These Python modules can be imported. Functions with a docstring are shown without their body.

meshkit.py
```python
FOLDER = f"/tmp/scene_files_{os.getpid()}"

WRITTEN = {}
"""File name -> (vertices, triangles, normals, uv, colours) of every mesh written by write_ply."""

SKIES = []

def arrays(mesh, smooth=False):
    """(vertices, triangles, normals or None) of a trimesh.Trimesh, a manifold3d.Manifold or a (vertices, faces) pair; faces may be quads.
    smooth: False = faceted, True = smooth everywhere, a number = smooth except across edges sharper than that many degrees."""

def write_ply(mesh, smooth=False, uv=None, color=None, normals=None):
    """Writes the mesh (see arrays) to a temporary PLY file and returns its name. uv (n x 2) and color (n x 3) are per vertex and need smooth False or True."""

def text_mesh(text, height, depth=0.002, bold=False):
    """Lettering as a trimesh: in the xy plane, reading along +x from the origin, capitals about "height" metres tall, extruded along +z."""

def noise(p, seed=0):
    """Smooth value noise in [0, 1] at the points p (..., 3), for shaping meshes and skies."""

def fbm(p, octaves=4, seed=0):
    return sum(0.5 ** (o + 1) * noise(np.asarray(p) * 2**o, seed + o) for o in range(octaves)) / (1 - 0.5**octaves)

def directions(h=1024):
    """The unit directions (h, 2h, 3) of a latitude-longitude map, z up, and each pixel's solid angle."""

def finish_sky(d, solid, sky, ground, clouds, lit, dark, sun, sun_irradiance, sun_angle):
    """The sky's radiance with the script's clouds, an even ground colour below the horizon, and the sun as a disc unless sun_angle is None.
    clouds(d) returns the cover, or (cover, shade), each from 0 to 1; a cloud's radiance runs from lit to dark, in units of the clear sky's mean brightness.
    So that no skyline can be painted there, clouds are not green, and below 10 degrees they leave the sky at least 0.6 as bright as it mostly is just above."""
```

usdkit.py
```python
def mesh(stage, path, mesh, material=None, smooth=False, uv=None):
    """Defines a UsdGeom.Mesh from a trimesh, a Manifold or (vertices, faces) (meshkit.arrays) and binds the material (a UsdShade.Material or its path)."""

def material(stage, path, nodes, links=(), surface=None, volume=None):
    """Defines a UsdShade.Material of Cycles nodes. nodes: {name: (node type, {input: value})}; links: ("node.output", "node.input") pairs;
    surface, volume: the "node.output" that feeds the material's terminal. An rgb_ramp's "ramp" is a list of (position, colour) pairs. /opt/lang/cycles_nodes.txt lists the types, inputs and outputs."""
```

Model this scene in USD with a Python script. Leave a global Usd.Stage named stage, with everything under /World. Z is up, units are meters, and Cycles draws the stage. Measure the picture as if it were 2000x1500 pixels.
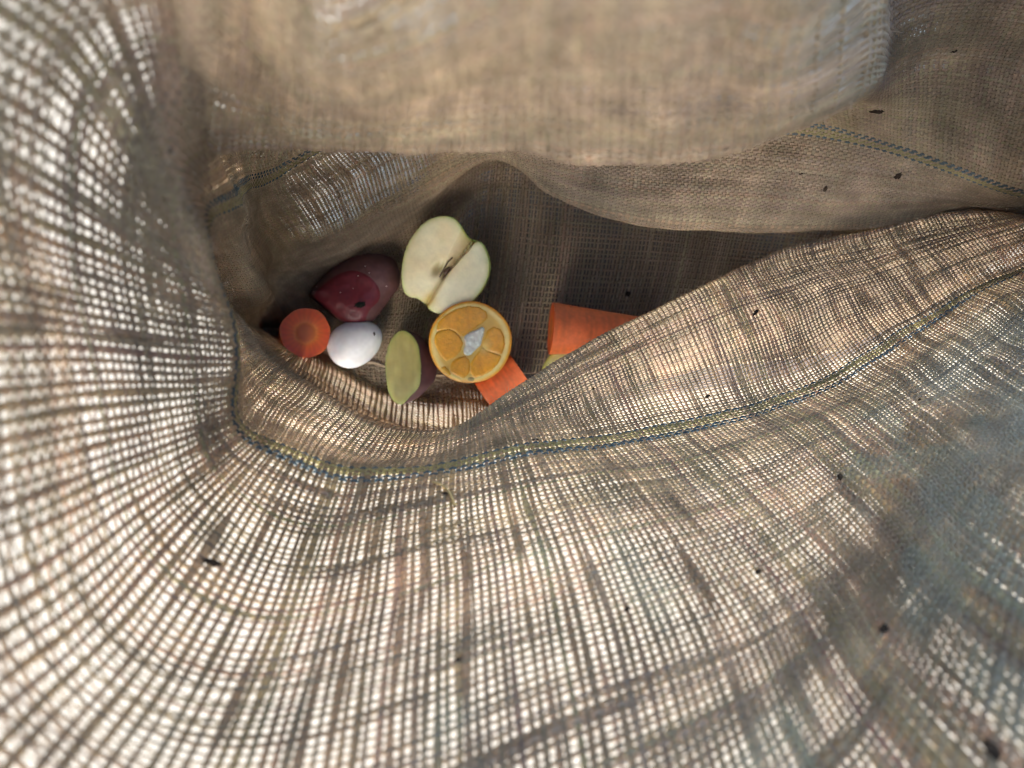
import math
import numpy as np
import trimesh, shapely, manifold3d
import usdkit, meshkit
from pxr import Usd, UsdGeom, UsdLux, UsdShade, Gf, Sdf, Vt
from scipy.interpolate import Akima1DInterpolator
from scipy.ndimage import gaussian_filter, gaussian_filter1d, map_coordinates
from scipy.spatial import Delaunay

stage = Usd.Stage.CreateInMemory()
UsdGeom.SetStageUpAxis(stage, UsdGeom.Tokens.z)
UsdGeom.SetStageMetersPerUnit(stage, 1.0)
UsdGeom.Xform.Define(stage, '/World')
T = Sdf.ValueTypeNames
rng = np.random.default_rng(7)

# ------------------------------------------------------------------ camera, sky, sun, exposure
H = 0.624                       # height of the lens above the ground, looking straight down into the sack
F = 1500.0                      # focal length in photograph pixels (2000 wide)
cam = UsdGeom.Camera.Define(stage, '/World/camera')
cam.AddTranslateOp().Set(Gf.Vec3d(0, 0, H))
cam.CreateHorizontalApertureAttr(36.0)
cam.CreateVerticalApertureAttr(27.0)
cam.CreateFocalLengthAttr(27.0)
cam.CreateClippingRangeAttr(Gf.Vec2f(0.01, 1000))
cam.CreateFStopAttr(12.5)
cam.CreateFocusDistanceAttr(0.36)
cam.CreateExposureAttr(2.92)
SUN_AZ = math.atan2(-0.30, -0.95)       # direction towards the sun: front, a little left
SUN_EL = math.radians(38)
sunv = np.array([math.cos(SUN_EL) * math.sin(SUN_AZ), math.cos(SUN_EL) * math.cos(SUN_AZ), math.sin(SUN_EL)])
sky_m = usdkit.material(stage, '/World/Looks/sky', {
    's': ('sky_texture', {'sky_type': 'single_scattering', 'sun_disc': False, 'sun_elevation': SUN_EL, 'sun_rotation': SUN_AZ}),
    'b': ('background_shader', {'strength': 0.12})}, [('s.color', 'b.color')], surface='b.background')
sky = UsdLux.DomeLight.Define(stage, '/World/sky')
UsdShade.MaterialBindingAPI.Apply(sky.GetPrim()).Bind(sky_m)
sky.GetPrim().SetCustomDataByKey('kind', 'structure')
sun = UsdLux.DistantLight.Define(stage, '/World/sun')
sun.CreateNormalizeAttr(True)
sun.CreateIntensityAttr(0.34)
sun.CreateAngleAttr(24.0)
sun.CreateColorAttr(Gf.Vec3f(1.0, 0.93, 0.82))
rot = Gf.Rotation(Gf.Vec3d(0, 0, 1), Gf.Vec3d(*map(float, sunv)))
sun.AddTransformOp().Set(Gf.Matrix4d().SetRotate(rot))


def W(px, py, d):
    """The point of the place seen at photograph pixel (px, py), d metres below the lens."""
    return np.array([(px - 1000.0) / F * d, -(py - 750.0) / F * d, H - d])


# ------------------------------------------------------------------ helpers
used = {}


def path_of(name, parent='/World'):
    base = f'{parent}/{name}'
    n = used.get(base, -1) + 1
    used[base] = n
    return base if n == 0 else f'{base}_{n:03d}'


def tag(prim, label=None, category=None, group=None, kind=None):
    for k, v in (('label', label), ('category', category), ('group', group), ('kind', kind)):
        if v:
            prim.SetCustomDataByKey(k, v)
    return prim


def thing(name, label, category, loc=(0, 0, 0), group=None):
    x = UsdGeom.Xform.Define(stage, path_of(name))
    x.AddTranslateOp().Set(Gf.Vec3d(*map(float, loc)))
    return tag(x.GetPrim(), label, category, group)


def raw_mesh(path, v, f, mat, normals=None, col=None, name='tint'):
    """A Mesh from arrays; f may be triangles or quads; col is a per-vertex pigment."""
    m = UsdGeom.Mesh.Define(stage, path)
    m.CreatePointsAttr(Vt.Vec3fArray.FromNumpy(np.ascontiguousarray(v, np.float32)))
    m.CreateFaceVertexCountsAttr(Vt.IntArray.FromNumpy(np.full(len(f), f.shape[1], np.int32)))
    m.CreateFaceVertexIndicesAttr(Vt.IntArray.FromNumpy(np.ascontiguousarray(f, np.int32).ravel()))
    m.CreateSubdivisionSchemeAttr('none')
    if normals is not None:
        m.CreateNormalsAttr(Vt.Vec3fArray.FromNumpy(np.ascontiguousarray(normals, np.float32)))
        m.SetNormalsInterpolation('vertex')
    if col is not None:
        UsdGeom.PrimvarsAPI(m).CreatePrimvar(name, T.Color3fArray, 'vertex').Set(Vt.Vec3fArray.FromNumpy(np.ascontiguousarray(col, np.float32)))
    UsdShade.MaterialBindingAPI.Apply(m.GetPrim()).Bind(mat)
    return m.GetPrim()


def part(name, mesh, mat, parent, smooth=40, col=None, shift=None):
    """One part (a mesh) under a thing; the mesh is given in the place's own coordinates, shift is the thing's base."""
    if isinstance(mesh, trimesh.Trimesh):
        mesh = mesh.copy()
    else:
        mesh = trimesh.Trimesh(*mesh, process=False)
    if shift is not None:
        mesh.vertices = mesh.vertices - np.asarray(shift)
    p = path_of(name, str(parent.GetPath()))
    if col is not None:
        v, f, n = meshkit.arrays(mesh, True)
        return raw_mesh(p, v, f, mat, n, col)
    return usdkit.mesh(stage, p, mesh, mat, smooth=smooth).GetPrim()


def solid(name, color, rough=0.6, color2=None, scale=60, sss=0.0, bump=0.0, bscale=400, spec=0.4, coat=0.0, detail=4):
    n = {'g': ('geometry', {}),
         'n': ('noise_texture', {'scale': scale, 'detail': detail, 'roughness': 0.6}),
         'r': ('rgb_ramp', {'ramp': [(0.3, color), (0.7, color2 or color)]}),
         'bn': ('noise_texture', {'scale': bscale, 'detail': 3}),
         'b': ('bump', {'strength': bump, 'distance': 0.0008}),
         'p': ('principled_bsdf', {'roughness': rough, 'subsurface_weight': sss, 'subsurface_scale': 0.004, 'specular_ior_level': spec, 'coat_weight': coat, 'coat_roughness': 0.2})}
    l = [('g.position', 'n.vector'), ('g.position', 'bn.vector'), ('n.fac', 'r.fac'), ('r.color', 'p.base_color')]
    if bump:
        l += [('bn.fac', 'b.height'), ('b.normal', 'p.normal')]
    return usdkit.material(stage, f'/World/Looks/{name}', n, l, surface='p.BSDF')


def pigment(name, rough=0.5, scale=300, amount=0.25, sss=0.15, bump=0.15, bscale=900, spec=0.4, translucent=0.0):
    """A material whose colour comes from the mesh's own pigment (per vertex) with fine mottling."""
    n = {'a': ('attribute', {'attribute': 'tint'}), 'g': ('geometry', {}),
         'n': ('noise_texture', {'scale': scale, 'detail': 4, 'roughness': 0.65}),
         'r': ('rgb_ramp', {'ramp': [(0.25, (1 - amount,) * 3), (0.75, (1 + amount * 0.6,) * 3)]}),
         'm': ('mix', {'mix_type': 'multiply', 'fac': 1.0}),
         'bn': ('noise_texture', {'scale': bscale, 'detail': 3}),
         'b': ('bump', {'strength': bump, 'distance': 0.0006}),
         'p': ('principled_bsdf', {'roughness': rough, 'subsurface_weight': sss, 'subsurface_scale': 0.003, 'specular_ior_level': spec}),
         't': ('translucent_bsdf', {}), 'x': ('mix_closure', {'fac': translucent})}
    l = [('g.position', 'n.vector'), ('n.fac', 'r.fac'), ('a.color', 'm.color1'), ('r.color', 'm.color2'), ('m.color', 'p.base_color'),
         ('g.position', 'bn.vector'), ('bn.fac', 'b.height'), ('b.normal', 'p.normal')]
    if translucent:
        l += [('m.color', 't.color'), ('p.BSDF', 'x.closure1'), ('t.BSDF', 'x.closure2')]
        return usdkit.material(stage, f'/World/Looks/{name}', n, l, surface='x.closure')
    n.pop('t'), n.pop('x')
    return usdkit.material(stage, f'/World/Looks/{name}', n, l, surface='p.BSDF')


jute = pigment('jute', rough=0.85, scale=900, amount=0.35, sss=0.0, bump=0.5, bscale=2500, spec=0.15, translucent=0.5)
flesh_m = pigment('cut_flesh', rough=0.35, scale=220, amount=0.10, sss=0.35, bump=0.25, bscale=700)
skin_m = pigment('vegetable_skin', rough=0.58, scale=260, amount=0.25, sss=0.1, bump=0.35, bscale=500)

# ------------------------------------------------------------------ ground outside the sack
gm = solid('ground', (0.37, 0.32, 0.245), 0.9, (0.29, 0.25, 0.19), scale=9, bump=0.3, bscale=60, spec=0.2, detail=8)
gx = np.linspace(-1, 1, 41)
gx = np.sign(gx) * (np.abs(gx) ** 3) * 30
gv = np.stack(np.meshgrid(gx, gx, indexing='ij'), -1).reshape(-1, 2)
gz = np.zeros(len(gv))
ii, jj = np.meshgrid(np.arange(40), np.arange(40), indexing='ij')
a = (ii * 41 + jj).ravel()
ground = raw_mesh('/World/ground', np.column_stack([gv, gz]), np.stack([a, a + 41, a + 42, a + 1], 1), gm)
tag(ground, 'pale sunlit ground under and around the sack', kind='structure')

# added dark patch under the sack: shade behind the floor holes, as colour
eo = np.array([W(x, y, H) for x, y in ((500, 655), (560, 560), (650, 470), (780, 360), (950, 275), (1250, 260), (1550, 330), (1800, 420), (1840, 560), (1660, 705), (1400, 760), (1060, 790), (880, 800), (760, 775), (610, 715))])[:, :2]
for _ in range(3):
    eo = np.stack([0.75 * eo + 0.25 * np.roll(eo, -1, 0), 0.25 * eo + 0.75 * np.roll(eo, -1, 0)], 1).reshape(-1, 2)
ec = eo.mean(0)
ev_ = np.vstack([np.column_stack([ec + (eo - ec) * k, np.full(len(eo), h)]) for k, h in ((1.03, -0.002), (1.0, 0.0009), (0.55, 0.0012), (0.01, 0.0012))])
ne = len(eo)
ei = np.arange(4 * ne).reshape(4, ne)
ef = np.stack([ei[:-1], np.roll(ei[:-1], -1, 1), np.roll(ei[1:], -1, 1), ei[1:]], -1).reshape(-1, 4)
shade_patch = raw_mesh('/World/under_sack_shade', ev_, ef if np.cross(eo[1] - eo[0], ec - eo[0]) > 0 else ef[:, ::-1], solid('shade_patch', (0.09, 0.074, 0.062), 0.9, (0.14, 0.115, 0.098), scale=120, bump=0.5, bscale=500))
tag(shade_patch, 'added dark patch directly under the sack, shade put into its colour', kind='structure')

# ------------------------------------------------------------------ the sack: a closed cloth, lofted through warp lines
# each warp line runs from near the mouth (r4) through the coloured stripe (S) to the seam at the bottom (i5);
# a point is (px, py, d): where it is seen and how deep below the lens it hangs
seam_x = [520, 560, 610, 705, 800, 900, 1060, 1230, 1370, 1480, 1560, 1640]
seam_y = [655, 662, 680, 703, 725, 738, 742, 738, 716, 704, 696, 682]
#        r4                  r3                 r2                 r1                 S                  i1                i2                 i3                 i4                i5
ST = [
 ('N', (230,-230,0.097), (300,0,0.124), (322,140,0.138), (350,350,0.16), (384,440,0.185), (424,508,0.27), (456,568,0.36), (480,612,0.465), (505,640,.60), (530,.62)),
 ('N2', (400,-250,0.088), (396,40,0.12), (372,287,0.185), (398,264,0.28), (452,386,0.315), (486,465,0.42), (512,535,.525), (536,580,.58), (560,622,.614), (585,.62)),
 ('M',  (650,-280,.075),   (640,60,.115),     (640,288,.235),    (592,215,.36),     (542,335,.43),     (585,410,.495),   (622,468,.555),    (656,510,.597),    (690,570,.62),    (695,.62)),
 ('M2', (860,-280,.075),   (850,60,.108),     (830,290,.215),    (762,195,.38),     (740,232,.46),     (785,315,.51),    (802,378,.56),     (815,430,.602),    (828,530,.62),    (795,.62)),
 ('L0', (980,-280,.075), (980,60,.105), (970,284,0.205), (930,180,.40), (900,222,0.462), (920,272,0.478), (948,303,0.492), (950,288,0.585), (935,425,0.617), (890,.62)),
 ('L', (1110,-280,.075), (1115,60,.105), (1120,284,0.2), (1090,180,.42), (1100,248,0.468), (1100,330,0.478), (1092,381,0.488), (1094,290,0.59), (1085,440,.618), (1040,.62)),
 ('L2', (1350,-280,.078), (1335,60,.108), (1310,277,0.2), (1300,190,.42), (1330,242,0.472), (1312,350,0.48), (1300,428,0.49), (1302,335,0.59), (1290,455,.618), (1215,.62)),
 ('K', (1580,-260,.09), (1545,60,.128), (1515,258,0.22), (1545,200,.41), (1585,258,0.475), (1545,365,0.485), (1512,441,0.495), (1502,365,0.59), (1470,475,.618), (1390,.62)),
 ('K2', (1730,-250,.15), (1712,30,.19), (1672,200,0.26), (1650,190,.40), (1655,270,0.478), (1625,375,0.49), (1602,441,0.5), (1592,380,0.59), (1560,482,.618), (1460,.62)),
 ('J', (1765,-200,.34), (1748,0,.37), (1728,120,.40), (1730,205,.45), (1738,290,0.483), (1695,375,0.495), (1675,438,0.505), (1665,390,0.59), (1630,482,.618), (1500,.62)),
 ('J2', (2000,-250,.33), (1955,-50,.37), (1892,80,.41), (1865,210,.455), (1860,336,0.487), (1815,388,0.5), (1785,427,0.51), (1765,395,0.585), (1700,492,.617), (1545,.62)),
 ('I',  (2300,-200,.30),   (2200,0,.36),      (2110,130,.41),    (2050,270,.46),    (2000,388,.50),    (1962,404,.52),   (1935,418,.54),    (1895,435,.58),    (1800,520,.615),  (1595,.62)),
 ('H',  (2650,100,.22),    (2480,230,.30),    (2350,330,.38),    (2240,395,.44),    (2135,440,.485),   (2062,440,.515),  (2002,440,.54),    (1942,462,.58),    (1820,560,.61),   (1640,.62)),
 ('G', (2800,700,.11), (2480,680,.17), (2300,630,.26), (2180,570,0.34), (2055,500,0.462), (2005,445,.495), (1966,420,0.52), (1950,470,.57), (1820,590,.61), (1610,.62)),
 ('F2', (2800,1150,.09), (2420,940,.14), (2190,810,.23), (2010,690,0.325), (1860,608,0.44), (1800,520,0.482), (1748,452,0.508), (1760,520,.57), (1700,620,.61), (1560,.62)),
 ('F', (2600,1400,.09), (2270,1120,.125), (2000,930,.20), (1830,800,0.3), (1690,702,0.41), (1620,592,0.475), (1556,506,0.502), (1590,570,.57), (1560,650,.61), (1480,.62)),
 ('E2', (2250,1650,.10), (2010,1330,.128), (1790,1060,.20), (1630,890,0.275), (1490,778,0.37), (1435,668,0.455), (1386,566,0.5), (1410,650,.56), (1390,700,.61), (1370,.62)),
 ('E', (1950,1850,.11), (1770,1430,.137), (1580,1130,.20), (1420,950,0.258), (1290,823,0.333), (1235,735,.445), (1188,655,0.48), (1232,735,.555), (1225,752,.605), (1225,.62)),
 ('E0', (1480,1950,.115), (1375,1460,.145), (1275,1170,.195), (1180,990,0.235), (1095,863,0.295), (1062,803,.375), (1038,748,0.41), (1072,800,.51), (1066,800,.595), (1060,.62)),
 ('D1', (1080,1980,.115),  (1040,1480,.146),  (1010,1190,.19),   (975,1000,0.235),    (960,887,0.276),    (950,840,.335),   (945,808,.37),     (975,842,.47),     (965,820,.585),   (965,.62)),
 ('D',  (860,1980,.115),   (852,1500,.146),   (860,1200,.187),   (853,1010,.228),   (860,907,.262),    (868,868,.305),   (880,842,.345),    (905,855,.44),     (905,810,.575),   (895,.62)),
 ('C2', (520,1950,.112), (598,1500,.146), (658,1240,.182), (700,1040,.222), (722,935,.250), (752,880,.33), (778,846,.41), (800,838,0.53), (800,805,0.605), (800,.62)),
 ('C', (250,1850,.11), (412,1490,.143), (520,1250,.178), (590,1040,.217), (632,925,.240), (675,860,.325), (705,826,0.415), (720,812,0.52), (726,778,0.602), (715,.62)),
 ('B', (-150,1600,.10), (70,1345,.135), (260,1150,.17), (440,945,0.213), (518,868,0.238), (560,805,.315), (600,766,.41), (622,748,0.51), (628,716,0.6), (620,.618)),
 ('B0', (-400,1150,.095), (-20,985,.13), (190,912,.168), (392,846,0.206), (462,814,0.234), (505,757,0.295), (532,725,0.36), (555,708,0.46), (572,694,0.58), (578,.62)),
 ('A', (-450,680,.09), (-20,645,.127), (180,651,.165), (378,686,0.196), (468,690,0.225), (465,688,0.29), (480,679,0.36), (509,674,0.43), (532,668,0.565), (556,.62)),
 ('A0', (-450,380,.09), (-20,490,0.126), (150,545,0.157), (374,594,0.189), (458,612,0.216), (451,620,0.29), (462,633,0.37), (492,645,0.43), (514,652,0.56), (545,.62)),
 ('A1', (-400,120,.088), (0,315,0.124), (170,420,0.152), (362,534,0.18), (436,575,0.206), (431,590,0.285), (446,608,0.36), (480,633,0.43), (506,648,0.56), (538,.62)),
 ('A2', (-330,-60,.088), (30,140,0.122), (205,300,0.148), (352,464,0.172), (416,535,0.196), (410,556,0.28), (430,590,0.36), (473,624,0.43), (503,645,0.565), (535,.62)),
 ('A3', (-60,-190,.092), (165,10,0.124), (262,195,0.142), (349,410,0.164), (394,480,0.186), (389,502,0.265), (425,560,0.35), (476,621,0.44), (503,643,0.575), (533,.62)),
]
nst, nlev = len(ST), 11
P = np.zeros((nst, nlev, 3))
for i, row in enumerate(ST):
    for j, c in enumerate(row[1:], 1):
        if len(c) == 2:
            c = (c[0], float(np.interp(c[0], seam_x, seam_y)), c[1])
        P[i, j] = W(*c)
# the mouth, unseen above the lens: a ring raised in front to block sun
for i in range(nst):
    q = P[i, 1]
    c0 = np.array([0.03, -0.035])
    dv = q[:2] - c0
    dv = dv / np.linalg.norm(dv)
    r = np.linalg.norm(q[:2] - c0)
    front = max(0.0, -dv[1] * 0.97 - dv[0] * 0.2)
    P[i, 0] = [*(c0 + dv * (r + 0.075)), q[2] + 0.05 + 0.31 * min(front, 1.0)]
# even out the rows of weft: the same lines, re-divided by length along the cloth
names = [r[0] for r in ST]
for i in range(nst):
    over = names.index('N2') <= i <= names.index('K2')
    ids = [3, 2, 1, 0] if over else [5, 4, 3, 2, 1, 0]
    q = P[i, ids]
    cum = np.concatenate([[0], np.cumsum(np.linalg.norm(np.diff(q, axis=0), axis=1))])
    want = np.array([0, 0.042, 0.105] if over else [0, 0.034, 0.070, 0.108, 0.168])
    t = np.minimum(want if over else 0.75 * want + 0.25 * cum[:5], np.linspace(0, 0.86 * cum[-1], len(want)) + 0.02 if not over else 0.8 * cum[-1])
    P[i, ids[:-1]] = Akima1DInterpolator(cum, q, axis=0)(t)
# parameters: u along the stripe, v down the cloth (both in metres)
loop = np.vstack([P, P[:1]])
dS, dR = np.linalg.norm(np.diff(loop[:, 5], axis=0), axis=1), np.linalg.norm(np.diff(loop[:, 2], axis=0), axis=1)
names = [r[0] for r in ST]
at_back = np.array([names.index('N2') <= i <= names.index('I') for i in range(nst)])
du = np.where(at_back, 0.97 * dS, 0.5 * dS + 0.5 * dR)
us = np.concatenate([[0], np.cumsum(du)])
UL = us[-1]
dvl = np.array([0.150, 0.060, 0.038, 0.036, 0.034, 0.052, 0.043, 0.102, 0.059, 0.056])
vs = np.concatenate([[0], np.cumsum(dvl)])
VL = vs[-1]
NUF, NVF = 1400, 760
uf = np.arange(NUF) / NUF * UL
vf = np.linspace(0, VL, NVF)
k = 5
ue = np.concatenate([us[:-1][-k:] - UL, us[:-1], us[:-1][:k] + UL])
A1 = np.stack([Akima1DInterpolator(ue, np.vstack([P[-k:, j], P[:, j], P[:k, j]]), axis=0)(uf) for j in range(nlev)], 1)
G = Akima1DInterpolator(vs, A1, axis=1)(vf)                      # NUF x NVF x 3
seamline = G[:, -1].copy()
raw = G.copy()
G = np.stack([gaussian_filter(G[..., c], (9, 5), mode=('wrap', 'nearest')) for c in range(3)], -1)

keep_end = np.exp(-(NVF - 1 - np.arange(NVF)) / 4.0)[None, :, None]
G = G * (1 - keep_end) + raw * keep_end


def field(su, sv, seed, n=(NUF, NVF)):
    r = np.random.default_rng(seed).standard_normal(n)
    r = gaussian_filter(r, (su, sv), mode=('wrap', 'reflect'))
    return r / r.std()


def grid_normals(g):
    gu = np.roll(g, -1, 0) - np.roll(g, 1, 0)
    gw = np.gradient(g, axis=1)
    n = np.cross(gu, gw)
    return n / np.maximum(np.linalg.norm(n, axis=2, keepdims=True), 1e-12)


N0 = grid_normals(G)
VV = np.broadcast_to(vf[None, :], (NUF, NVF))
depth = H - G[..., 2]
fade = np.clip((0.612 - depth) / 0.06, 0, 1)                    # the floor lies on the ground: no waves there
flap = ((uf > us[names.index('N2')]) & (uf < us[names.index('K2')])).astype(float)
flap = gaussian_filter1d(flap, 25, mode='wrap')[:, None] * np.clip((vs[4] - vf) / (vs[4] - vs[3]), 0, 1)[None]
wave = 0.0020 * flap * field(110, 11, 8) + 0.0016 * field(45, 45, 1) + 0.0009 * field(16, 40, 2) + 0.0008 * field(40, 14, 3) + 0.0003 * field(7, 7, 4)
G = G + N0 * (wave * (0.15 + 0.85 * fade) * np.clip(depth / 0.25, 0.35, 1))[..., None]
G[..., 2] = np.maximum(G[..., 2], 0.0032 + 0.0006 * np.clip(field(30, 30, 5), -1, 2) + 0.0006)
N0 = grid_normals(G)

PITCH = 0.00222
NU = int(round(UL / 0.00245 / 6)) * 6
NV = int(round(VL / PITCH / 2)) * 2
print('sack', UL, VL, NU, NV)
vS = vs[5]


def uneven(n, total, seed, s=0.22, wrap=True):
    r = np.random.default_rng(seed)
    w = np.exp(s * r.standard_normal(n))
    w = 0.65 * w + 0.35 * gaussian_filter1d(w, 2, mode='wrap')
    c = np.cumsum(w)
    return (c - w / 2) / c[-1] * total


ut = uneven(NU, UL, 11, 0.10)
vt = uneven(NV, VL, 12, 0.15)
jS = int(np.argmin(abs(vt - vS)))

Gp = np.concatenate([G[-4:], G, G[:4]], 0)
Np = np.concatenate([N0[-4:], N0, N0[:4]], 0)


def on_cloth(u, v):
    iu = np.mod(u, UL) / UL * NUF + 4
    iv = np.clip(v / VL * (NVF - 1), 0, NVF - 1)
    at = lambda X: np.stack([map_coordinates(X[..., c], [iu, iv], order=1, mode='nearest') for c in range(3)], -1)
    p, n = at(Gp), at(Np)
    return p, n / np.maximum(np.linalg.norm(n, axis=-1, keepdims=True), 1e-9)


# every crossing of a warp and a weft, both threads wandering a little
wu = gaussian_filter(rng.standard_normal((NU, NV)), (0.0, 5.0), mode=('wrap', 'nearest'))
wu = wu / wu.std() * 0.00017
wv = gaussian_filter(rng.standard_normal((NU, NV)), (6.0, 0.0), mode=('wrap', 'nearest'))
wv = wv / wv.std() * 0.00020
# slack places where the threads lie apart or crowd together
gu_ = gaussian_filter(rng.standard_normal((NU, NV)), (5, 9), mode=('wrap', 'nearest')); wu += gu_ / gu_.std() * 0.00013
gv_ = gaussian_filter(rng.standard_normal((NU, NV)), (9, 4), mode=('wrap', 'nearest')); wv += gv_ / gv_.std() * 0.00018
U = ut[:, None] + wu
V = np.clip(vt[None, :] + wv, 0, VL)
C, CN = on_cloth(U, V)
Tu = np.roll(C, -1, 0) - np.roll(C, 1, 0)
Tv = np.gradient(C, axis=1)
Tu /= np.maximum(np.linalg.norm(Tu, axis=2, keepdims=True), 1e-9)
Tv /= np.maximum(np.linalg.norm(Tv, axis=2, keepdims=True), 1e-9)
jcut = int(np.argmin(abs(vt - vs[4])))
par3 = np.where(np.arange(NU)[:, None] % 3 == 0, ((np.arange(NU)[:, None] // 3 + np.arange(NV)[None, :]) % 2) * 2.0 - 1.0, 0.0)
ends_early = None
parity = ((np.arange(NU)[:, None] + np.arange(NV)[None, :]) % 2) * 2.0 - 1.0

# thread thickness: fat and thin yarns, slubs
fu = np.exp(0.12 * np.random.default_rng(21).standard_normal(NU)); fu[np.random.default_rng(22).random(NU) < 0.015] *= 1.35
fv = np.exp(0.14 * np.random.default_rng(23).standard_normal(NV)); fv[np.random.default_rng(24).random(NV) < 0.035] *= 1.6
sl_u = gaussian_filter(rng.standard_normal((NU, NV)), (0, 3)); sl_u = np.exp(0.20 * sl_u / sl_u.std())
sl_v = gaussian_filter(rng.standard_normal((NU, NV)), (3, 0), mode=('wrap', 'nearest')); sl_v = np.exp(0.24 * sl_v / sl_v.std())
stn = lambda names: [us[[r[0] for r in ST].index(q)] for q in names]
tight = np.interp(ut, *zip(*sorted(zip(stn(['N', 'M', 'L', 'J2', 'H', 'G', 'F', 'E', 'D', 'B', 'A1']), [1.0, 1.42, 1.55, 2.2, 1.95, 1.12, 1.02, 1.0, 1.0, 0.97, 0.95]))))[:, None]
flat_ = np.clip((vt - vs[7]) / (vs[8] - vs[7]), 0, 1)[None]
# the fold nearest the lens is gathered: only every third warp runs on over it
gathered = (ut > us[names.index('N2')] + 0.01) & (ut < us[names.index('K2')] - 0.004)
top_ = np.clip((vs[4] - vt) / (vs[4] - vs[3]), 0, 1)[None] * gathered[:, None]
tight = tight * (1 - top_) + 1.02 * top_
tight = tight * (1 - flat_) + 1.45 * flat_
HWu = np.clip(0.00067 * (1 - 0.25 * top_) * tight * fu[:, None] * sl_u, 0.0003, 0.0016)
HWv = np.clip(0.00055 * tight * (1 + 0.25 * top_ * (1 + 0.5 * np.sign(np.random.default_rng(77).standard_normal(NV)))[None]) * fv[None, :] * sl_v, 0.00026, 0.0015)

# pigment: undyed jute, some threads darker or greyer, the dyed stripe, faded teal print and grey-brown dirt
base = np.array([0.42, 0.32, 0.212])


def yarn(n, seed):
    r = np.random.default_rng(seed)
    c = base * np.exp(0.07 * r.standard_normal((n, 1))) * np.exp(0.03 * r.standard_normal((n, 3)))
    return c


Cu = np.repeat(yarn(NU, 31)[:, None], NV, 1)
Cv = np.repeat(yarn(NV, 32)[None], NU, 0)
nz = lambda s, seed: (lambda x: x / x.std())(gaussian_filter(np.random.default_rng(seed).standard_normal((NU, NV)), s, mode=('wrap', 'reflect')))
mott = np.exp(0.10 * nz((2, 2), 41) + 0.08 * nz((12, 12), 42))[..., None]
Cu, Cv = Cu * mott, Cv * mott
uc = {n[0]: us[i] for i, n in enumerate(ST)}
um = ut[:, None]
# print on the front panel between the mouth and the stripe
mask = np.clip(1 - np.abs((um - 0.5 * (uc['E0'] + uc['F'])) / (0.62 * abs(uc['C2'] - uc['G']))) ** 4, 0, 1) * np.clip((vS - 0.035 - vt[None]) / 0.02, 0, 1)
blot = np.clip((nz((5, 8), 51) + 0.5 * nz((2, 3), 52) - 0.75) / 0.6, 0, 1) * mask
teal = np.array([0.36, 0.45, 0.38])
for X in (Cu, Cv):
    X[:] = X * (1 - 0.24 * blot[..., None]) + teal * 0.24 * blot[..., None]
# greyish wash at the right end: faded print plus painted skylight from the mouth
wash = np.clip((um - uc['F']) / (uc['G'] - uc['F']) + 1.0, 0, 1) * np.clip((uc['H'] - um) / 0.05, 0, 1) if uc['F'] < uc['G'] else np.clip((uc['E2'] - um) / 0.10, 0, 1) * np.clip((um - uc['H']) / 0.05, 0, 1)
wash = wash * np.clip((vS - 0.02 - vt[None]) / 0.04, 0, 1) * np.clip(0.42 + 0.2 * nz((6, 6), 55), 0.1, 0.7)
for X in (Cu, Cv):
    X[:] = X * (1 - wash[..., None]) + np.array([0.45, 0.46, 0.39]) * wash[..., None]
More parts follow.
